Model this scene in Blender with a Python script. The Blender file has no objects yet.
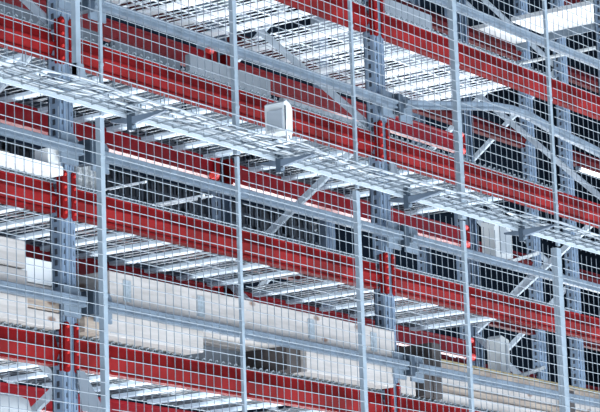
import bpy, math, random
from mathutils import Matrix, Vector
random.seed(7)
sc = bpy.context.scene
COL = sc.collection
H = 1.6           # camera height above the floor; heights below are given relative to the lens

# ------------------------------------------------------------------ materials
def mat(name, col, rough=0.5, metal=0.0, var=0.0, scale=8.0, col2=None, bump=0.0, emit=0.0, stretch=None, spec=None):
    m = bpy.data.materials.new(name); m.use_nodes = True
    nt = m.node_tree; b = nt.nodes['Principled BSDF']
    b.inputs['Base Color'].default_value = (*col, 1)
    b.inputs['Roughness'].default_value = rough
    b.inputs['Metallic'].default_value = metal
    if spec is not None: b.inputs['Specular IOR Level'].default_value = spec
    if emit:
        b.inputs['Emission Color'].default_value = (*col, 1); b.inputs['Emission Strength'].default_value = emit
    if var or col2:
        tc = nt.nodes.new('ShaderNodeTexCoord'); mp = nt.nodes.new('ShaderNodeMapping')
        if stretch: mp.inputs['Scale'].default_value = stretch
        n = nt.nodes.new('ShaderNodeTexNoise'); n.inputs['Scale'].default_value = scale; n.inputs['Detail'].default_value = 4
        r = nt.nodes.new('ShaderNodeValToRGB')
        c2 = col2 or tuple(max(0, c * (1 - var)) for c in col)
        r.color_ramp.elements[0].position = 0.35; r.color_ramp.elements[1].position = 0.62
        r.color_ramp.elements[0].color = (*c2, 1); r.color_ramp.elements[1].color = (*col, 1)
        nt.links.new(tc.outputs['Object'], mp.inputs[0]); nt.links.new(mp.outputs[0], n.inputs['Vector'])
        nt.links.new(n.outputs['Fac'], r.inputs['Fac']); nt.links.new(r.outputs['Color'], b.inputs['Base Color'])
        if bump:
            bp = nt.nodes.new('ShaderNodeBump'); bp.inputs['Strength'].default_value = bump; bp.inputs['Distance'].default_value = .01
            nt.links.new(n.outputs['Fac'], bp.inputs['Height']); nt.links.new(bp.outputs[0], b.inputs['Normal'])
    return m

def wood(name, light, mid, knot):
    m = bpy.data.materials.new(name); m.use_nodes = True
    nt = m.node_tree; b = nt.nodes['Principled BSDF']; b.inputs['Roughness'].default_value = .75
    tc = nt.nodes.new('ShaderNodeTexCoord'); mp = nt.nodes.new('ShaderNodeMapping'); mp.inputs['Scale'].default_value = (1.5, 9, 14)
    n = nt.nodes.new('ShaderNodeTexNoise'); n.inputs['Scale'].default_value = 3; n.inputs['Detail'].default_value = 6
    r = nt.nodes.new('ShaderNodeValToRGB'); r.color_ramp.elements[0].position = .3; r.color_ramp.elements[1].position = .6
    r.color_ramp.elements[0].color = (*mid, 1); r.color_ramp.elements[1].color = (*light, 1)
    v = nt.nodes.new('ShaderNodeTexVoronoi'); v.inputs['Scale'].default_value = 4.2
    mp2 = nt.nodes.new('ShaderNodeMapping'); mp2.inputs['Scale'].default_value = (1.0, 1.0, 2.2)
    kr = nt.nodes.new('ShaderNodeValToRGB'); kr.color_ramp.elements[0].position = .07; kr.color_ramp.elements[1].position = .15
    kr.color_ramp.elements[0].color = (1, 1, 1, 1); kr.color_ramp.elements[1].color = (0, 0, 0, 1)
    mx = nt.nodes.new('ShaderNodeMix'); mx.data_type = 'RGBA'; mx.inputs['B'].default_value = (*knot, 1)
    L = nt.links.new
    L(tc.outputs['Object'], mp.inputs[0]); L(mp.outputs[0], n.inputs['Vector']); L(n.outputs['Fac'], r.inputs['Fac'])
    L(tc.outputs['Object'], mp2.inputs[0]); L(mp2.outputs[0], v.inputs['Vector']); L(v.outputs['Distance'], kr.inputs['Fac'])
    L(kr.outputs['Color'], mx.inputs['Factor']); L(r.outputs['Color'], mx.inputs['A']); L(mx.outputs['Result'], b.inputs['Base Color'])
    return m

M = dict(
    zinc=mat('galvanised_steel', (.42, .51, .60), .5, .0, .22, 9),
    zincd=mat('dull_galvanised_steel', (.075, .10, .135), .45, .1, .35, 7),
    zinc_lit=mat('lit_galvanised_steel', (.90, .94, .98), .5, 0, .15, 9),  # lifted tone, the strong light on the top decks is in the colour
    post=mat('fence_post_steel', (.20, .245, .285), .42, .1, .2, 12),
    wire=mat('fence_wire_steel', (.115, .14, .165), .4, .1, .12, 30),
    rail=mat('guard_rail_steel', (.115, .15, .19), .42, .1, .3, 10),
    upright=mat('upright_steel', (.13, .18, .25), .42, .1, .3, 8),
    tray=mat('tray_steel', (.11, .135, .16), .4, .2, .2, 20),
    bracem=mat('brace_steel', (.42, .48, .54), .42, .1, .2, 8),
    plate=mat('nail_plate_steel', (.24, .28, .31), .4, .2, .3, 60),
    striprail=mat('strip_rail_steel', (.27, .31, .35), .45, .1, .15, 8),
    cratebody=mat('slotted_crate_plastic', (.032, .042, .056), .6, 0, .3, 12, spec=.2),
    capc=mat('highlit_red_plastic_cap', (.75, .06, .05), .35, 0, .1, 20),  # lit orange highlight of the red caps is put into the colour
    slot=mat('slot_shadow', (.01, .015, .025), .8),
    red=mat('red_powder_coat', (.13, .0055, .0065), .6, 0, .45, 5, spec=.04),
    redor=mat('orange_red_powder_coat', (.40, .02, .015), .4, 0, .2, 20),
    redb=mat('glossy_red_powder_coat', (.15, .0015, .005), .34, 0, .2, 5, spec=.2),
    red_shaded=mat('shaded_red_paint', (.04, .0006, .002), .6, 0, .25, 5, spec=.05),  # rear beam red, darkened in the colour to stand in for shade
    dark=mat('dark_navy_plastic', (.012, .020, .032), .5, 0, .3, 10),
    darkst=mat('dark_steel', (.045, .065, .09), .45, .5, .4, 10),
    crate=mat('charcoal_crate_plastic', (.012, .018, .028), .6, 0, .4, 14),
    white=mat('white_plastic', (.40, .42, .43), .4, 0, .06, 10),
    cable=mat('white_cable_sheath', (.25, .27, .29), .45, 0, .1, 30),
    sheet=mat('grey_sheet_metal', (.12, .14, .165), .5, .1, .35, 3),
    sheetl=mat('pale_grey_board', (.24, .27, .30), .6, 0, .2, 4),
    board=mat('white_board', (.5, .51, .52), .6, 0, .05, 4),
    timber=wood('whitewood_timber', (.30, .282, .272), (.235, .218, .208), (.12, .07, .05)),
    tan=wood('sawn_pine', (.24, .20, .165), (.15, .115, .095), (.1, .06, .04)),
    yellow=mat('yellow_edged_pine', (.33, .26, .13), .7, 0, .2, 10),
    block=mat('dark_pallet_block', (.03, .024, .024), .8, 0, .4, 20),
    tube=mat('lit_tube', (.95, .98, 1.0), .4, emit=3.0),
    concrete=mat('floor_concrete', (.45, .46, .48), .8, 0, .15, 2),
    wall=mat('rear_wall_cladding', (.008, .013, .022), 1, 0, .3, 1.5, spec=0),
    ceil=mat('ceiling_cladding', (.008, .013, .022), 1, 0, .3, 1.5, spec=0),
)

# ------------------------------------------------------------------ mesh helper
class MB:
    def __init__(s): s.v = []; s.f = []
    def box(s, x0, x1, y0, y1, z0, z1, bev=0):
        if bev:
            return s.prism([(y0 + bev, z0), (y1 - bev, z0), (y1, z0 + bev), (y1, z1 - bev), (y1 - bev, z1), (y0 + bev, z1), (y0, z1 - bev), (y0, z0 + bev)], x0, x1)
        n = len(s.v)
        s.v += [(x, y, z) for z in (z0, z1) for y in (y0, y1) for x in (x0, x1)]
        s.f += [tuple(n + i for i in q) for q in ((0, 2, 3, 1), (4, 5, 7, 6), (0, 1, 5, 4), (2, 6, 7, 3), (0, 4, 6, 2), (1, 3, 7, 5))]
        return s
    def prism(s, pts, a0, a1, axis='x'):
        """polygon pts extruded along an axis: x -> pts are (y,z); y -> (x,z); z -> (x,y)"""
        n = len(s.v); k = len(pts)
        for a in (a0, a1):
            for p in pts:
                s.v.append((a, p[0], p[1]) if axis == 'x' else (p[0], a, p[1]) if axis == 'y' else (p[0], p[1], a))
        s.f.append(tuple(n + i for i in range(k))[::-1]); s.f.append(tuple(n + k + i for i in range(k)))
        for i in range(k):
            j = (i + 1) % k; s.f.append((n + i, n + j, n + k + j, n + k + i))
        return s
    def bar(s, a, b, w, h, up=(0, 0, 1)):
        """rectangular bar from a to b"""
        a = Vector(a); b = Vector(b); d = (b - a).normalized(); u = Vector(up)
        sd = d.cross(u).normalized(); u = sd.cross(d).normalized()
        n = len(s.v)
        for p in (a, b):
            for i, j in ((-1, -1), (1, -1), (1, 1), (-1, 1)):
                q = p + sd * (w / 2 * i) + u * (h / 2 * j); s.v.append(tuple(q))
        s.f += [(n + 3, n + 2, n + 1, n), (n + 4, n + 5, n + 6, n + 7)]
        for i in range(4):
            j = (i + 1) % 4; s.f.append((n + i, n + j, n + 4 + j, n + 4 + i))
        return s
    def tube(s, pts, r, k=6, caps=True):
        pts = [Vector(p) for p in pts]; n0 = len(s.v); prev = None
        for i, p in enumerate(pts):
            d = (pts[min(i + 1, len(pts) - 1)] - pts[max(i - 1, 0)]).normalized()
            if prev is None:
                ref = Vector((0, 0, 1)) if abs(d.z) < .9 else Vector((1, 0, 0)); prev = d.cross(ref).normalized()
            prev = (prev - d * prev.dot(d)).normalized(); e = d.cross(prev)
            for q in range(k):
                t = 2 * math.pi * q / k; s.v.append(tuple(p + prev * (r * math.cos(t)) + e * (r * math.sin(t))))
        for i in range(len(pts) - 1):
            for q in range(k):
                a = n0 + i * k + q; b = n0 + i * k + (q + 1) % k; s.f.append((a, b, b + k, a + k))
        if caps:
            s.f.append(tuple(n0 + q for q in range(k))[::-1]); s.f.append(tuple(n0 + (len(pts) - 1) * k + q for q in range(k)))
        return s
    def build(s, name, m, parent=None, smooth=False, loc=None, extra=None):
        off = Vector((0, 0, 0)); p = parent
        while p is not None: off += p.location; p = p.parent
        if parent is None and loc is not None: off = Vector((loc[0], loc[1], loc[2] + H))
        nf = len(s.f)
        if extra:
            k = len(s.v); s.v = s.v + extra[0].v; s.f = s.f + [tuple(i + k for i in q) for q in extra[0].f]
        me = bpy.data.meshes.new(name)
        me.from_pydata([(x - off.x, y - off.y, z + H - off.z) for x, y, z in s.v], [], s.f)
        me.materials.append(M[m])
        if extra:
            me.materials.append(M[extra[1]])
            for i in range(nf, len(s.f)): me.polygons[i].material_index = 1
        me.update()
        if smooth:
            for pl in me.polygons: pl.use_smooth = True
        o = bpy.data.objects.new(name, me); COL.objects.link(o)
        if parent is not None: o.parent = parent
        elif loc is not None: o.location = off
        return o

def thing(name, loc, label, cat, group=None):
    o = bpy.data.objects.new(name, None); COL.objects.link(o)
    o.location = (loc[0], loc[1], loc[2] + H); o.empty_display_size = .1
    return tag(o, label, cat, group)
def tag(o, label, cat, group=None):
    o['label'] = label; o['category'] = cat
    if group: o['group'] = group
    return o
def struct(o):
    o['kind'] = 'structure'; return o

# ------------------------------------------------------------------ dimensions
FX = [6.64, 9.30, 11.96, 14.62]                 # upright frames along the rack
LEV = [('top', 4.010), ('second', 3.312), ('third', 2.592), ('lowest', 1.895)]
BAYS = [('left', 0), ('middle', 1), ('right', 2)]
FY = 7.69                                       # front face of the front beams
BH = .140
BY = 8.70

# ------------------------------------------------------------------ setting
struct(MB().box(-8, 34, 6.35, 24, -1.75, -1.6).build('floor', 'concrete'))
struct(MB().box(-8, 34, 19, 19.3, -1.6, 9.5).build('wall_back', 'wall'))
struct(MB().box(34, 34.3, 4, 19.3, -1.6, 9.5).build('wall_right', 'wall'))
struct(MB().box(-8, 34.3, 7.5, 19.3, 9.5, 9.7).build('ceiling', 'ceil'))

# ------------------------------------------------------------------ rack frames
WORDF = {0: 'leftmost rack upright frame', 1: 'left rack upright frame behind the first thick fence post', 2: 'middle rack upright frame beside the right end of the white timber', 3: 'right rack upright frame with long pale diagonal braces'}
def upright(X, y0, y1, z0, z1, w, front):
    m = MB(); t = .006
    # hat section: face, two sides, rear lips
    yf, yb = (y0, y1) if front else (y1, y0)
    s = 1 if front else -1
    m.box(X - w / 2, X + w / 2, min(yf, yf + s * t), max(yf, yf + s * t), z0, z1)
    for sx in (-1, 1):
        a = X + sx * w / 2; m.box(min(a, a - sx * t), max(a, a - sx * t), y0 + (t if front else 0), y1 - (0 if front else t), z0, z1)
        m.box(min(a, a - sx * .018), max(a, a - sx * .018), min(yb, yb - s * t), max(yb, yb - s * t), z0, z1)
    # raised central ribs
    for sx in (-1, 1):
        a = X + sx * w * .2; m.box(a - .006, a + .006, min(yf, yf - s * .005), max(yf, yf - s * .005), z0, z1)
    return m
def slots(X, y, z0, z1, w, side=True, yr=(0, 0)):
    m = MB(); z = z0
    while z < z1:
        for sx in (-1, 1):
            a = X + sx * w * .33
            m.prism([(a - .004, z), (a + .004, z), (a + .002, z + .02), (a - .002, z + .02)], y - .0015, y + .001, 'y')
        if side:
            ym = (yr[0] + yr[1]) / 2
            m.box(X - w / 2 - .0015, X - w / 2 + .001, ym - .008, ym + .008, z, z + .026)
        z += .05
    return m
def rack_frame(i, X, ybase=FY - .03, depth=1.12, top=5.2, label='', slot=True, node=(3.47, 1.65)):
    r = thing('rack_upright_frame', (X, ybase, -1.6), label, 'rack frame', 'rack upright frames')
    w = .095
    yA, yB = ybase, ybase + .07
    yC, yD = ybase + depth - .07, ybase + depth
    upright(X, yA, yB, -1.6, top, w, True).build('front_post', 'upright', r, extra=(slots(X, yA, 1.4, top - .05, w, True, (yA, yB)), 'slot') if slot else None)
    upright(X, yC, yD, -1.6, top, w, False).build('back_post', 'upright', r, extra=(slots(X, yD, 1.4, top - .05, w, True, (yC, yD)), 'slot') if slot else None)
    for y in (ybase + .035, ybase + depth - .035):
        MB().box(X - .08, X + .08, y - .07, y + .07, -1.6, -1.59).build('foot_plate', 'darkst', r)
    # zigzag bracing
    zf, step = node; ya, yb = ybase + .05, ybase + depth - .04
    nodes = []
    z = zf - 2 * step
    while z < top - .3:
        nodes.append((ya, z)); nodes.append((yb, z + .98)); z += step
    for (a, za), (b, zb) in zip(nodes[:-1], nodes[1:]):
        if max(za, zb) < 1.0 or max(za, zb) > top: continue
        MB().bar((X - .01, a, za), (X - .01, b, zb), .034, .024, (1, 0, 0)).build('brace', 'bracem', r)
    return r
for i in (1, 2, 3):
    rack_frame(i, FX[i], label=WORDF[i], node=(3.47, 1.65))

# ------------------------------------------------------------------ beams
def beam_profile(y, z, h, d=.05):
    return [(y, z), (y, z + .010), (y + .007, z + .016), (y + .010, z + .020), (y - .012, z + h * .48), (y - .012, z + h * .52),
            (y - .002, z + h * .56), (y + .014, z + h - .010), (y + .010, z + h - .006), (y + .010, z + h), (y + d, z + h), (y + d, z)]
def beam(x0, x1, y, z, h, m, label, group, conn=True, back=False, cm='red'):
    r = thing('rack_beam', (x0, y, z), label, 'rack beam', group)
    mb = MB()
    if back: mb.prism([(y, z), (y, z + .008), (y + .006, z + .014), (y + .006, z + h - .014), (y, z + h - .008), (y, z + h), (y + .045, z + h), (y + .045, z)], x0, x1)
    else: mb.prism(beam_profile(y, z, h), x0, x1)
    mb.build('beam_bar', m, r)
    if conn:
        for s, xe in ((1, x0), (-1, x1)):
            c = MB()
            a, b = sorted((xe, xe - s * .036)); zt = z + h + (.055 if not back else .02); zb = z - (.03 if not back else .015)
            yy = y - .042 if not back else y - .012
            c.prism([(a, zb + .01), (a + .008, zb), (b - .008, zb), (b, zb + .01), (b, zt - .012), (b - .010, zt), (a + .010, zt), (a, zt - .012)], yy, yy + (.035 if not back else .055), 'y')
            k = MB()
            if not back:
                for q in range(4):
                    zz = zb + .028 + q * (zt - zb - .05) / 3
                    k.tube([((a + b) / 2, yy - .006, zz), ((a + b) / 2, yy + .002, zz)], .007, 8)
            c.build('connector', cm, r, extra=(k, 'redor'))
    if back:
        # rounded safety cap at the end nearest the right hand upright
        MB().tube([(x1 - .055, y - .020, z + .004), (x1 - .010, y - .020, z + .004)], .021, 10).build('locking_cap', 'capc', r)
        MB().tube([(x1 - .075, y - .03, z + h - .004), (x1 - .035, y - .03, z + h - .004)], .017, 10).build('locking_cap', 'capc', r)
    return r
for ln, z in LEV:
    for bn, b in BAYS:
        x0 = FX[b] + .052; x1 = FX[b + 1] - .052
        if b == 0: x0 = 7.3
        beam(x0, x1, FY, z, BH, 'red', f'red steel rack beam along the front of the {ln} shelf, {bn} bay', 'front rack beams')
BZ = {'top': 3.950, 'second': 3.345, 'third': 2.624, 'lowest': 1.905}
for ln, z in LEV:
    for bn, b in BAYS:
        if ln == 'top' and b == 2: pass
        x0 = FX[b] + .04; x1 = FX[b + 1] - .12
        if b == 0: x0 = 8.2
        zb = BZ[ln]
        beam(x0, x1, BY, zb, .11, 'redb', f'red rack beam at the back of the {ln} shelf, {bn} bay, seen beneath the deck', 'back rack beams', back=True)

# ------------------------------------------------------------------ wire decks
def deck(x0, x1, z, label, group, m='zinc', nsup=3, mw='zinc'):
    """z = top of the beams; front edge waterfalls over the front beam"""
    r = thing('wire_deck', (x0, FY, z), label, 'wire deck', group)
    g = MB(); lip = MB(); yb = BY + .05; rw = .0036
    n = int((x1 - x0) / .05)
    for i in range(n + 1):
        x = x0 + (x1 - x0) * i / n
        if i < n: lip.tube([(x, FY + .006, z - .002), (x + .006, FY + .002, z + .010), (x + .018, FY + .002, z + .013), (x + .026, FY + .006, z + .009), (x + .028, FY + .012, z + .003)], rw * .9, 5)
        g.tube([(x, FY + .012, z + .0055), (x, yb, z + .0055)], rw, 5)
    for j in range(11):
        y = FY + .03 + j * .1
        g.tube([(x0, y, z + .012), (x1, y, z + .012)], rw, 5)
    lip.tube([(x0, FY + .004, z - .003), (x1, FY + .004, z - .003)], rw * .8, 5); lip.build('front_lip', 'tray', r)
    g.build('wire_grid', mw, r)
    w = (x1 - x0) / nsup
    for k in range(nsup):
        xc = x0 + w * (k + .5)
        zt = z + .002; zb = z - .015
        y0, y1 = FY + .055, BY - .004
        c = MB()
        # flared open channel: sloping webs and a flat sole
        c.prism([(xc - .031, zt), (xc - .027, zb + .003), (xc - .025, zb), (xc + .025, zb), (xc + .027, zb + .003), (xc + .031, zt), (xc + .027, zt), (xc + .023, zb + .003), (xc - .023, zb + .003), (xc - .027, zt)], y0, y1, 'y')
        c.build('support_channel', m, r)
    return r
posword = ['at the left end', 'in the centre', 'at the right end']
for ln, z in LEV:
    for bn, b in BAYS:
        xs = FX[b] + .07
        for k in range(3):
            x0 = xs + k * .85; x1 = x0 + .83
            if b == 2: x0 = xs + k * .655; x1 = x0 + .64
            if b == 0 and k == 0: continue
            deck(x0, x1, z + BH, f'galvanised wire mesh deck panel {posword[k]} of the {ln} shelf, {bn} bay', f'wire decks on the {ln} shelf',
                 'zinc_lit' if ln == 'top' else 'zinc', 3 if b < 2 else 2, 'zinc_lit' if ln == 'top' else 'tray')  # top shelf gets the lighter steel in place of stronger light

# ------------------------------------------------------------------ guard rails in front of the uprights
RY = 7.56
def rail(pts, label, h=.046, caps=True):
    """pts: (x, zcentre) list, constant y"""
    r = thing('guard_rail', (pts[0][0], RY, pts[0][1]), label, 'guard rail', 'guard rails along the rack')
    m = MB(); prof = [(-.0, -.5), (-.0, -.30), (.007, -.24), (.007, .02), (-.004, .08), (-.004, .42), (.0, .5), (.03, .5), (.03, -.5)]
    n0 = 0; k = len(prof)
    for x, z in pts:
        for a, c in prof: m.v.append((x, RY + a, z + c * h))
    for i in range(len(pts) - 1):
        for q in range(k):
            j = (q + 1) % k; m.f.append((i * k + q, i * k + j, (i + 1) * k + j, (i + 1) * k + q))
    m.f.append(tuple(range(k))[::-1]); m.f.append(tuple((len(pts) - 1) * k + q for q in range(k)))
    m.build('rail_bar', 'rail', r)
    return r
def rail_bracket(x, z, parent):
    b = MB(); b.box(x - .02, x + .03, RY - .004, RY + .095, z - .05, z + .06)
    return b.build('bracket', 'darkst', parent)
def rail_plate(x, z, parent):
    return MB().prism([(x - .06, z - .07), (x + .06, z - .07), (x + .06, z + .05), (x + .04, z + .07), (x - .06, z + .07)], RY + .034, RY + .046, 'y').build('mounting_plate', 'rail', parent)
for ln, z in LEV:
    zc = z + BH + .137
    a = rail([(7.3, zc), (9.30, zc)], f'grey steel guard rail above the {ln} red beam, left bay')
    rail_plate(9.24, zc, a)
    if ln == 'top': pass
    c = rail([(9.40, zc), (11.98, zc)], f'grey steel guard rail above the {ln} red beam, middle bay')
    rail_plate(11.93, zc, c); rail_plate(9.46, zc, c); rail_bracket(11.985, zc, c); rail_bracket(9.36, zc, c)
    if ln == 'second':
        P = [(12.06, zc + .02), (12.3, zc + .06), (12.55, zc + .105), (12.8, zc + .15), (13.0, zc + .185), (13.2, zc + .205), (13.4, zc + .205), (13.7, zc + .17), (14.0, zc + .15), (14.45, zc + .115), (14.8, zc + .09)]
        d = rail(P, 'grey guard rail bowed upwards in an arch above the second red beam, right bay')
    else:
        d = rail([(12.06, zc), (14.8, zc)], f'grey steel guard rail above the {ln} red beam, right bay')
    rail_plate(12.10, zc, d)

# gusset plates under beams at the uprights
for i, fx in ((1, FX[1]), (2, FX[2])):
    for ln, z in LEV:
        g = MB().prism([(fx + .02, z - .02), (fx + .07, z - .02), (fx + .22, z - .20), (fx + .05, z - .20)], FY - .052, FY - .046, 'y')
        if (i, ln) in ((1, 'lowest'), (2, 'second'), (1, 'second')):
            o = g.build('gusset_plate', 'sheet', loc=(fx, FY, z)); tag(o, {(1, 'lowest'): 'grey gusset plate under the lowest beam at the left upright', (2, 'second'): 'grey gusset plate under the second beam at the middle upright', (1, 'second'): 'grey gusset plate under the second beam at the left upright'}[(i, ln)], 'gusset plate')

# ------------------------------------------------------------------ fence
PX = [7.195 + .905 * k for k in range(7)]       # posts along the fence
PY = 6.5
SPLIT = 2.62
def fence_panel(x0, x1, z0, z1, label):
    r = thing('mesh_fence', ((x0 + x1) / 2, PY, z0), label, 'fence', 'wire mesh fences')
    m = MB(); rv = .0018
    n = round((x1 - x0) / .0503)
    for i in range(1, n):
        x = x0 + (x1 - x0) * i / n
        m.tube([(x, PY - .012, z0), (x, PY - .012, z1)], rv, 5)
    z = z0 + .012
    while z < z1:
        m.tube([(x0, PY - .016, z), (x1, PY - .016, z)], rv, 5); z += .05
    m.build('wire_mesh', 'wire', r)
    return r
def fence_post(x, z0, z1, label, w, d, cap):
    r = thing('fence_post', (x, PY, z0), label, 'fence post', 'fence posts')
    MB().box(x - w / 2, x + w / 2, PY - .008, PY - .008 + d, z0, z1).build('post_tube', 'post', r)
    z = z0 + .2
    while z < z1 - .1:
        MB().box(x - w / 2 - .001, x + w / 2 + .001, PY - .010, PY - .007, z, z + .012).build('clamp', 'post', r); z += .55
    return r
up_post = {1: ('thin', .016, .010), 2: ('thick', .026, .020), 3: ('thin', .016, .014), 4: ('thick', .036, .025), 5: ('thin', .024, .014)}
lo_post = {1: ('thick', .026, .024), 2: ('thin', .018, .014), 3: ('thick', .028, .022), 4: ('thin', .024, .016), 5: ('thick', .046, .034)}
ordw = {1: 'leftmost', 2: 'second from the left', 3: 'third from the left', 4: 'fourth from the left', 5: 'rightmost'}
for k in up_post:
    n, w, d = up_post[k]; fence_post(PX[k] + .005, SPLIT + .006, 4.6, f'{n} grey fence post above the cable tray, {ordw[k]}', w, d, False)
for k in lo_post:
    n, w, d = lo_post[k]; fence_post(PX[k], -1.6, SPLIT - .006, f'{n} grey fence post below the cable tray, {ordw[k]}', w, d, True)
for k in range(0, 6):
    side = ['at the left edge of the picture', 'between the leftmost and second posts', 'between the second and third posts', 'between the third and fourth posts', 'between the fourth and rightmost posts', 'right of the rightmost post'][k]
    fence_panel(PX[k] + .016, PX[k + 1] - .016, SPLIT + .01, 4.6, 'galvanised wire mesh fence above the tray, ' + side)
    fence_panel(PX[k] + .016, PX[k + 1] - .016, .6, SPLIT - .01, 'galvanised wire mesh fence below the tray, ' + side)

# ------------------------------------------------------------------ cable tray
TY0, TY1, TZ = 6.03, 6.22, 2.545
tr = thing('cable_tray', (9.5, 6.1, TZ), 'long galvanised wire basket cable tray running across in front of the fence', 'cable tray')
m = MB(); x = 6.9
while x < 12.3:
    m.tube([(x, TY0, TZ + .046), (x, TY0, TZ), (x, TY1, TZ), (x, TY1, TZ + .06)], .0026, 5); x += .1
for y, z in ((TY0, .046), (TY0, 0), (TY0 + .05, 0), (TY0 + .1, 0), (TY0 + .15, 0), (TY0 + .2, 0), (TY1, 0), (TY1, .03), (TY1, .06)):
    m.tube([(6.9, y, TZ + z + .004), (12.3, y, TZ + z + .004)], .0028, 5)
m.build('wire_basket', 'tray', tr)
lr = thing('tray_support_rail', (9.5, TY1 + .03, TZ - .04), 'pale flat steel rail running along the lower edge of the cable tray', 'rail')
MB().prism([(TY1 + .012, TZ - .008), (TY1 + .012, TZ + .030), (TY1 + .016, TZ + .034), (TY1 + .05, TZ + .034), (TY1 + .05, TZ + .030), (TY1 + .018, TZ + .030), (TY1 + .018, TZ - .008)], 6.9, 12.3).build('rail_bar', 'striprail', lr)
for k, X in enumerate((7.935, 8.915, 9.885, 10.88)):
    where = ['left of the second fence post', 'below the white floodlight', 'right of the middle rack upright', 'near the right edge of the picture'][k]
    r = thing('tray_bracket', (X, TY1, TZ), 'dark steel bracket arm holding the cable tray, ' + where, 'bracket', 'cable tray brackets')
    MB().box(X - .012, X + .012, TY1 - .012, TY1 + .01, TZ - .06, TZ + .05).build('strut', 'darkst', r)
    MB().prism([(TY1 - .17, TZ - .006), (TY1 + .09, TZ - .006), (TY1 + .09, TZ - .014), (TY1 + .02, TZ - .030), (TY1 - .03, TZ - .034), (TY1 - .17, TZ - .012)], X - .010, X + .010).build('arm', 'zincd', r)
    b = MB()
    for zz in (-.045, .03): b.tube([(X - .0, TY1 - .022, TZ + zz), (X, TY1 - .010, TZ + zz)], .008, 8)
    b.build('bolt', 'rail', r)
for q in range(4):
    pts = []; x = 6.9; yy = TY0 + .04 + q * .045; ph = random.random() * 6
    while x < (12.3 if q < 2 else 9.1):
        pts.append((x, yy + .022 * math.sin(x * 5.3 + ph) , TZ + .016 + .008 * math.sin(x * 9 + ph * 2) + q * .002)); x += .06
    o = MB().tube(pts, .0045, 6).build('cable', 'cable', smooth=True, loc=(9.5, 6.1, TZ))
    tag(o, ['white cable lying nearest the aisle along the tray', 'white cable lying second from the aisle in the tray', 'white cable in the left half of the tray, third from the aisle', 'white cable in the left half of the tray, nearest the fence'][q], 'cable')

# thick hanger coming down to the tray at the upper left
r = thing('tray_hanger', (7.72, 6.3, 2.68), 'thick pale vertical hanger ending in a curved foot on the cable tray at upper left', 'hanger')
MB().box(7.70, 7.728, 6.29, 6.312, 2.66, 4.6).build('hanger_bar', 'post', r)
MB().prism([(7.70, 2.66), (7.79, 2.645), (7.77, 2.66), (7.75, 2.685), (7.735, 2.72), (7.70, 2.72)], 6.285, 6.32, 'y').build('foot', 'post', r)

# ------------------------------------------------------------------ white floodlight housing on the tray
cx, cy = 8.745, 6.1
fl = thing('floodlight', (cx, cy, TZ + .02), 'white rounded lamp housing standing on the cable tray in front of a red beam', 'lamp')
z0 = TZ + .055
MB().prism([(cx - .028, z0), (cx + .028, z0 - .005), (cx + .030, z0 + .10), (cx + .018, z0 + .118), (cx - .010, z0 + .130), (cx - .028, z0 + .120)], cy - .05, cy + .045, 'y').build('housing', 'white', fl)
MB().prism([(cx - .026, z0 + .004), (cx - .020, z0 + .004), (cx - .020, z0 + .105), (cx - .026, z0 + .105)], cy - .054, cy + .03, 'y').build('glass_edge', 'darkst', fl)
MB().prism([(cy - .045, z0 + .01), (cy + .03, z0 + .01), (cy + .03, z0 + .09), (cy - .045, z0 + .09)], cx - .036, cx - .028).build('lens', 'sheetl', fl)
MB().tube([(cx - .02, cy - .05, z0 + .05), (cx - .02, cy - .055, z0 - .02), (cx, cy - .05, z0 - .045), (cx + .02, cy - .045, z0 - .02), (cx + .02, cy - .04, z0 + .03)], .004, 6).build('stirrup', 'zinc_lit', fl)
MB().tube([(cx - .03, cy, z0 + .02), (cx - .045, cy - .01, z0 - .01), (cx - .02, cy - .02, z0 - .04), (cx + .03, cy - .02, z0 - .035)], .0045, 6).build('cord', 'white', fl)

# ------------------------------------------------------------------ timber on the lowest shelf
TYF = 7.605; TB = 2.052
def timber(x0, x1, y0, y1, z0, z1, label, group, plates=(), m='timber', name='timber_beam'):
    r = thing(name, ((x0 + x1) / 2, (y0 + y1) / 2, z0), label, 'timber', group)
    MB().box(x0, x1, y0, y1, z0, z1, .003).build('board', m, r)
    for px in plates:
        p = MB(); p.box(px - .028, px + .028, y0 - .003, y0, z1 - .13, z1 - .03).build('nail_plate', 'plate', r)
    return r
rows = ['front', 'second', 'third', 'rearmost']
for j in range(4):
    y0 = TYF + j * .25
    timber(9.52, 11.90, y0, y0 + .235, TB + .12, TB + .30, f'long whitewood timber beam in the upper layer, {rows[j]} row', 'white timber in the middle bay', plates=(9.645, 10.21, 11.13, 11.70) if j == 0 else ())
    timber(9.50, 10.22, y0, y0 + .235, TB, TB + .112, f'short whitewood timber at the lower left of the stack, {rows[j]} row', 'white timber in the middle bay')
    timber(11.08, 11.88, y0, y0 + .235, TB, TB + .112, f'short whitewood timber at the lower right of the stack, {rows[j]} row', 'white timber in the middle bay')
tag(MB().box(10.95, 11.07, TYF + .03, TYF + .4, TB, TB + .118).build('pallet_block', 'block', loc=(11, 7.8, TB)), 'dark wooden block between the lower timbers', 'block')
tag(MB().box(10.24, 10.93, TYF + .30, TYF + .9, TB + .01, TB + .118).build('steel_case', 'sheet', loc=(10.6, 8, TB)), 'dull grey steel case in the gap between the lower timbers', 'case')
tag(MB().box(9.36, 9.48, TYF + .02, TYF + .5, TB, TB + .10).build('pallet_block', 'tan', loc=(9.42, 7.8, TB)), 'weathered brown block left of the white timber stack', 'block')
tag(MB().box(9.34, 9.49, TYF + .2, TYF + .8, TB + .20, TB + .33).build('carton', 'sheetl', loc=(9.42, 7.9, TB)), 'pale grey carton left of the white timber stack', 'carton')
tag(MB().box(9.36, 9.48, TYF + .18, TYF + .5, TB + .102, TB + .198).build('crate', 'dark', loc=(9.42, 7.9, TB)), 'dark crate beside the left upright under the carton', 'crate')
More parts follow.
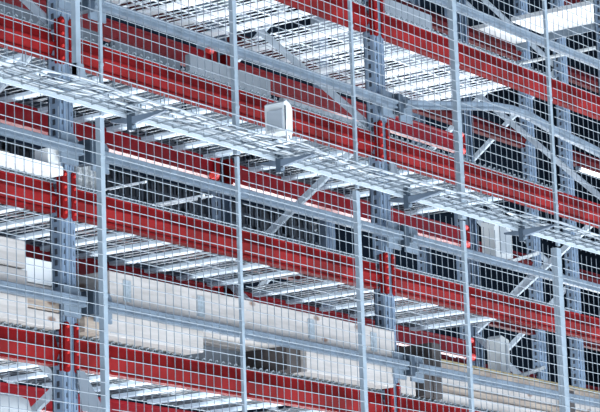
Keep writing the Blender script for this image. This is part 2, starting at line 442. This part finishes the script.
# left bay packs
timber(8.3, 8.98, TYF + .03, TYF + .5, TB, TB + .11, 'knotty whitewood timber at far left, bottom of its stack', 'left timber')
timber(8.3, 8.98, TYF + .03, TYF + .5, TB + .118, TB + .23, 'knotty whitewood timber at far left, middle of its stack', 'left timber')
timber(8.3, 8.97, TYF + .03, TYF + .5, TB + .238, TB + .36, 'knotty whitewood timber at far left, topmost of its stack', 'left timber')
timber(8.99, 9.22, TYF + .05, TYF + .5, TB, TB + .07, 'short offcut beside the left upright, bottom one', 'left timber', m='timber')
timber(8.99, 9.22, TYF + .05, TYF + .5, TB + .075, TB + .12, 'short brown sawn offcut beside the left upright, second one', 'left timber', m='tan')
timber(8.99, 9.22, TYF + .09, TYF + .5, TB + .20, TB + .31, 'square white block stacked beside the left upright', 'left timber', m='board')
timber(8.99, 9.22, TYF + .09, TYF + .5, TB + .125, TB + .195, 'whitewood offcut under the square white block', 'left timber')
# goods on the third shelf, left
T3 = 2.738
tag(MB().box(8.2, 9.22, 7.62, 8.5, T3 + .01, T3 + .05).build('tray', 'board', loc=(8.8, 8, T3)), 'white flat tray on the third shelf at far left', 'tray')
tag(MB().box(8.1, 9.18, 7.9, 8.6, T3 + .052, T3 + .16).build('box', 'tan', loc=(8.8, 8, T3)), 'brown and beige box lying on the white tray at far left', 'box')
tag(MB().box(9.13, 9.215, 7.63, 7.71, T3 + .052, T3 + .125).build('carton', 'board', loc=(9.42, 7.65, T3)) , 'small white square carton on the third shelf by the left upright', 'carton')
for q in range(8):
    bx = 9.62 + (q % 4) * .045; bz = T3 + .02
    b = thing('bottle', (bx, 7.86 + (q // 4) * .06, bz), f'small white ribbed bottle on the third shelf, {["front", "back"][q // 4]} row, {["first", "second", "third", "fourth"][q % 4]} from the left upright', 'bottle', 'white bottles by the left upright')
    y = 7.86 + (q // 4) * .06
    m = MB(); pr = [(.016, 0), (.02, .02), (.016, .035), (.02, .05), (.016, .065), (.02, .08), (.016, .095), (.02, .11), (.016, .125), (.018, .15), (.008, .165)]
    for (ra, a), (rb, c) in zip(pr[:-1], pr[1:]):
        n = len(m.v)
        for rr, zz in ((ra, a), (rb, c)):
            for t in range(8): m.v.append((bx + rr * math.cos(t * math.pi / 4), y + rr * math.sin(t * math.pi / 4), bz + zz))
        for t in range(8): m.f.append((n + t, n + (t + 1) % 8, n + 8 + (t + 1) % 8, n + 8 + t))
    m.build('body', 'white', b)
    MB().tube([(bx, y, bz + .165), (bx, y, bz + .18)], .01, 8).build('cap', 'dark', b)

# beige boards lower right
D2 = TB
def boards(x0, x1, y0, y1, z0, z1, m, label): timber(x0, x1, y0, y1, z0, z1, label, 'boards in the right bay', m=m, name='sawn_board')
boards(12.45, 14.56, 7.72, 7.95, D2 + .0, D2 + .055, 'timber', 'pale board at lower right, bottom of its stack')
boards(12.50, 14.56, 7.74, 7.95, D2 + .06, D2 + .10, 'tan', 'brown sawn board at lower right, second from the bottom')
boards(12.45, 14.56, 7.76, 8.2, D2 + .105, D2 + .15, 'timber', 'pale board at lower right, third from the bottom')
boards(12.50, 14.56, 7.78, 8.3, D2 + .155, D2 + .235, 'tan', 'thick beige board at lower right')
boards(12.48, 14.56, 7.80, 8.3, D2 + .24, D2 + .262, 'yellow', 'thin yellow edged board on top of the stack at lower right')
for k, X in enumerate((12.26, 12.36, 13.9)):
    tag(MB().box(X, X + .09, 7.66 if k < 2 else 7.70, 7.9 if k < 2 else 7.718, D2 + .0, D2 + (.30 if k == 1 else .2)).build('pallet_block', 'block', loc=(X, 7.7, D2)), ['dark block beside the middle upright on the lowest shelf', 'taller dark block left of the beige boards', 'dark block in front of the beige boards at far right'][k], 'block')
timber(12.08, 12.24, 7.70, 7.9, D2, D2 + .11, 'short pale block right of the white timber stack', 'boards in the right bay')

# ------------------------------------------------------------------ grey sheets on the second shelf
S2 = 3.47
for k, (x0, x1, y, h, mm) in enumerate(((9.5, 10.45, 8.36, .34, 'sheet'), (10.47, 11.02, 8.30, .30, 'sheet'), (11.05, 11.78, 8.26, .34, 'sheetl'), (12.1, 13.1, 8.4, .33, 'sheetl'), (13.12, 13.9, 8.45, .25, 'sheet'))):
    o = MB().prism([(x0, S2), (x1, S2), (x1, S2 + h), (x0, S2 + h)], y, y + .03, 'y').build('metal_sheet', mm, loc=(x0, y, S2))
    tag(o, ['dull grey metal sheet standing on the second shelf by the left upright', 'dark grey metal sheet standing at the centre of the second shelf', 'pale grey board standing on the second shelf left of the middle upright', 'pale grey board standing on the second shelf right of the middle upright', 'dull grey sheet at the right end of the second shelf'][k], 'sheet')

# ------------------------------------------------------------------ white junction boxes below the decks at the right
for k, (zc, ln) in enumerate(((3.235, 'second'), (2.52, 'third'))):
    X, Y = 14.02, 8.2
    r = thing('junction_box', (X, Y, zc - .1), f'white box with rounded edges hanging below the {ln} shelf in the right bay', 'box')
    x0, x1 = X - .08, X + (.13 if k == 0 else .03)
    MB().prism([(x0 + .02, zc - .13), (x1, zc - .10), (x1, zc + .10), (x0 + .02, zc + .12), (x0, zc + .10), (x0, zc - .11)], Y - .04, Y + .05, 'y').build('housing', 'white', r)
    MB().prism([(x0 + .06, zc - .09), (x1 - .03, zc - .07), (x1 - .03, zc + .06), (x0 + .06, zc + .09)], Y - .046, Y - .04, 'y').build('cover', 'sheetl', r)
    MB().bar((X + .05, Y, zc - .14), (X + .45, Y - .03, zc - .02), .03, .02).build('arm', 'white', r)

# ------------------------------------------------------------------ dark crates and second rack row behind
for i, X in enumerate((11.5, 14.2, 16.87, 17.43, 20.1)):
    rack_frame(9, X, ybase=9.52, depth=1.0, top=7.2, label=['rear row upright frame behind the middle bay', 'rear row upright frame behind the right bay', 'rear row upright frame at right, left one of a close pair', 'rear row upright frame at right, right one of a close pair', 'rear row upright frame at the right edge'][i], slot=(i in (2, 3)), node=(3.6, 1.65))
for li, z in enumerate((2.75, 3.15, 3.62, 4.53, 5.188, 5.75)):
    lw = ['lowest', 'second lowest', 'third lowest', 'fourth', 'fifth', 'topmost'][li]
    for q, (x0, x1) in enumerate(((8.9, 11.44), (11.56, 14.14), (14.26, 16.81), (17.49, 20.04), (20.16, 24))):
        beam(x0, x1, 9.54, z, .11, 'red_shaded', f'shade-darkened red beam of the rear rack, {lw} level, {["leftmost", "second", "third", "fourth", "rightmost"][q]} bay', 'rear rack beams', conn=False)
# stacks of slotted crates on the rear row
def crate(x, y, z, w, h, label):
    r = thing('plastic_crate', (x, y, z), label, 'crate', 'dark crates on the rear rack')
    m = MB(); t = .012
    for zz in (z, z + h - t): m.box(x, x + w, y, y + .3, zz, zz + t)
    m.box(x, x + w, y + .25, y + .26, z, z + h)
    n = 6
    for i in range(n + 1):
        a = x + i * (w - t) / n; m.box(a, a + t, y, y + .012, z, z + h)
    m.box(x, x + w, y + .001, y + .01, z + h * .45, z + h * .55)
    m.build('slotted_body', 'cratebody', r)
    MB().box(x + .02, x + w - .02, y + .03, y + .24, z + .015, z + h - .02).build('contents', 'crate', r)
    return r
ORD = ['first', 'second', 'third', 'fourth', 'fifth', 'sixth', 'seventh']
for bayn, xb in (('left', 8.92), ('right', 11.58)):
    for z, nm in ((3.262, 'bottom'), (3.413, 'upper'), (3.732, 'high')):
        for i in range(7):
            if bayn == 'left' and i < 2: continue
            crate(xb + i * .364, 9.545, z, .34, .15, f'dark slotted crate, {nm} row of the {bayn} rear bay, {ORD[i]} from its left')
# white edge strips and lit tubes behind
def tube(a, b, r_, label, m='tube', name='tube_lamp'):
    r = thing(name, a, label, 'lamp' if m == 'tube' else 'bar')
    MB().tube([a, b], r_, 8).build('tube' if m == 'tube' else 'rod', m, r)
    A, B = Vector(a), Vector(b); d = (B - A).normalized()
    MB().tube([A - d * .03, A + d*.001], r_ * 1.15, 8).build('end_cap', 'zincd', r)
tube((17.64, 9.56, 4.512), (18.6, 9.56, 4.512), .016, 'bright white tube lamp at the right edge behind the diagonal brace')
for k, (X, y0, y1) in enumerate(((10.11, 7.84, 8.10), (10.55, 7.82, 8.14), (10.59, 7.80, 8.12))):
    r = thing('stand_rod', (X, y0, T3), ['short white rod on dark legs on the third shelf, alone at left', 'white rod on dark legs on the third shelf, left one of a close pair', 'white rod on dark legs on the third shelf, right one of a close pair'][k], 'rod')
    MB().tube([(X, y0, 2.9), (X, y1, 2.9)], .007, 8).build('rod', 'zinc_lit', r)  # lighter steel makes up for the dim light on the rods
    for yy in (y0 + .03, y1 - .03): MB().box(X - .006, X + .006, yy - .006, yy + .006, T3 + .015, 2.895).build('leg', 'dark', r)

# ------------------------------------------------------------------ white deck boards high up at the right
for k, (x0, x1, y0, y1, z, lab) in enumerate(((16.23, 16.76, 9.46, 9.80, 5.30, 'white shelf board high up behind the top red beam, left one of two'), (15.0, 15.4, 7.7, 8.57, 4.9, 'broad white shelf board at the top right corner, right one of two'))):
    r = thing('shelf_board', (x0, y0, z), lab, 'shelf board')
    MB().box(x0, x1, y0, y1, z, z + .03).build('board', 'board', r)
    MB().box(x1 + .001, x1 + .012, y0, y1, z - .05, z + .03).build('edge_lip', 'rail', r)
    MB().box(x0 + .1, x0 + .13, y0, y1, z + .031, z + .06).build('stiffener', 'zinc', r)
tag(MB().box(12.15, 13.4, 8.2, 8.23, 4.165, 4.52).build('metal_sheet', 'sheetl', loc=(12.2, 8.2, 4.165)), 'pale grey sheet standing on the top shelf right of the middle upright', 'sheet')
o = tube((15.30, 8.69, 4.7), (15.30, 8.05, 4.7), .012, 'thin white rod high up at right, just above the end of the top red beam', 'white', 'cross_rod')

# white drum on the shelf below, lower left corner
beam(7.3, FX[1] - .052, FY, 1.188, BH, 'red', 'red steel rack beam under the white drum, mostly below the picture', 'front rack beams')
beam(8.2, FX[1] - .12, BY, 1.17, .11, 'redb', 'red back beam level with the white drum, mostly below the picture', 'back rack beams', back=True)
deck(8.35, 9.2, 1.188 + BH, 'galvanised wire mesh deck panel under the white drum', 'wire decks below the picture', 'zinc', 3, 'zincd')
DX, DY, DZ = 8.985, 7.9, 1.344
r = thing('drum', (DX, DY, DZ), 'white rounded drum at the lower left corner', 'drum')
m = MB(); pr = [(.02, 0), (.2, 0), (.215, .03), (.22, .30), (.20, .385), (.16, .405), (.02, .412)]
for rr, zz in pr:
    for t in range(24): m.v.append((DX + rr * math.cos(t * math.pi / 12), DY + rr * math.sin(t * math.pi / 12), DZ + zz))
for i in range(len(pr) - 1):
    for t in range(24): m.f.append((i * 24 + t, i * 24 + (t + 1) % 24, (i + 1) * 24 + (t + 1) % 24, (i + 1) * 24 + t))
m.f.append(tuple(range(24))[::-1]); m.f.append(tuple(6 * 24 + t for t in range(24)))
m.build('drum_body', 'white', r, smooth=True)
m = MB(); m.tube([(DX + .222 * math.cos(t * math.pi / 12), DY + .222 * math.sin(t * math.pi / 12), DZ + .30) for t in range(25)], .006, 6, False)
m.build('rim_band', 'sheetl', r)

# ------------------------------------------------------------------ light
w = bpy.data.worlds.new('world'); sc.world = w; w.use_nodes = True
nt = w.node_tree; bg = nt.nodes['Background']
tc = nt.nodes.new('ShaderNodeTexCoord'); sp = nt.nodes.new('ShaderNodeSeparateXYZ'); rp = nt.nodes.new('ShaderNodeValToRGB')
mr = nt.nodes.new('ShaderNodeMapRange'); mr.inputs['From Min'].default_value = -1; mr.inputs['From Max'].default_value = 1
nt.links.new(tc.outputs['Generated'], sp.inputs[0]); nt.links.new(sp.outputs['Z'], mr.inputs['Value']); nt.links.new(mr.outputs[0], rp.inputs['Fac'])
e = rp.color_ramp.elements
e[0].position = 0; e[0].color = (.85, .93, 1, 1); e[1].position = 1; e[1].color = (.03, .045, .07, 1)
x = e.new(.38); x.color = (.85, .93, 1, 1); x = e.new(.44); x.color = (.10, .13, .17, 1); x = e.new(.52); x.color = (.04, .055, .08, 1)
nt.links.new(rp.outputs['Color'], bg.inputs['Color']); bg.inputs['Strength'].default_value = 7.5

def area(loc, aim, sx, sy, power, col=(1, 1, 1)):
    l = bpy.data.lights.new('added_fill_light', 'AREA'); l.shape = 'RECTANGLE'; l.size = sx; l.size_y = sy; l.energy = power; l.color = col  # unseen fill lamp, added to light undersides from behind
    o = bpy.data.objects.new('added_fill_light', l); COL.objects.link(o); o.location = (loc[0], loc[1], loc[2] + H)
    o.rotation_euler = Vector(aim).to_track_quat('-Z', 'Y').to_euler()
area((24, 17.6, .0), (-.8, -.55, .35), 12, 3.2, 1300, (.95, .97, 1))  # added far behind, gives the back beam undersides their sheen
area((12.5, 13.0, -1.2), (0, -1, .75), 14, 1.2, 1500, (.92, .96, 1))  # added low behind the rack, lifts the deck undersides

# ------------------------------------------------------------------ camera
R = [(0.572, 0.154, 0.806), (-0.819, 0.148, 0.554), (-0.035, -0.977, 0.211)]
F = 2718.365
V1 = Vector((1930, 518, F)).normalized(); U = Vector((-447, -12600, F)); U = (U - V1 * U.dot(V1)).normalized(); Yv = V1.cross(U)
if Yv.z < 0: Yv = -Yv
rows_ = (V1, Yv, U)
mw = Matrix.Identity(4)
for i in range(3):
    mw[i][0] = rows_[i][0]; mw[i][1] = -rows_[i][1]; mw[i][2] = -rows_[i][2]
mw[2][3] = H
cam = bpy.data.cameras.new('camera'); co = bpy.data.objects.new('camera', cam); COL.objects.link(co)
co.matrix_world = mw
cam.sensor_fit = 'HORIZONTAL'; cam.sensor_width = 36; cam.lens = F / 600 * 36; cam.clip_end = 200
sc.camera = co
sc.view_settings.view_transform = 'Standard'; sc.view_settings.look = 'None'; sc.view_settings.gamma = 1
sc.view_settings.use_curve_mapping = False; sc.view_settings.exposure = 0.15
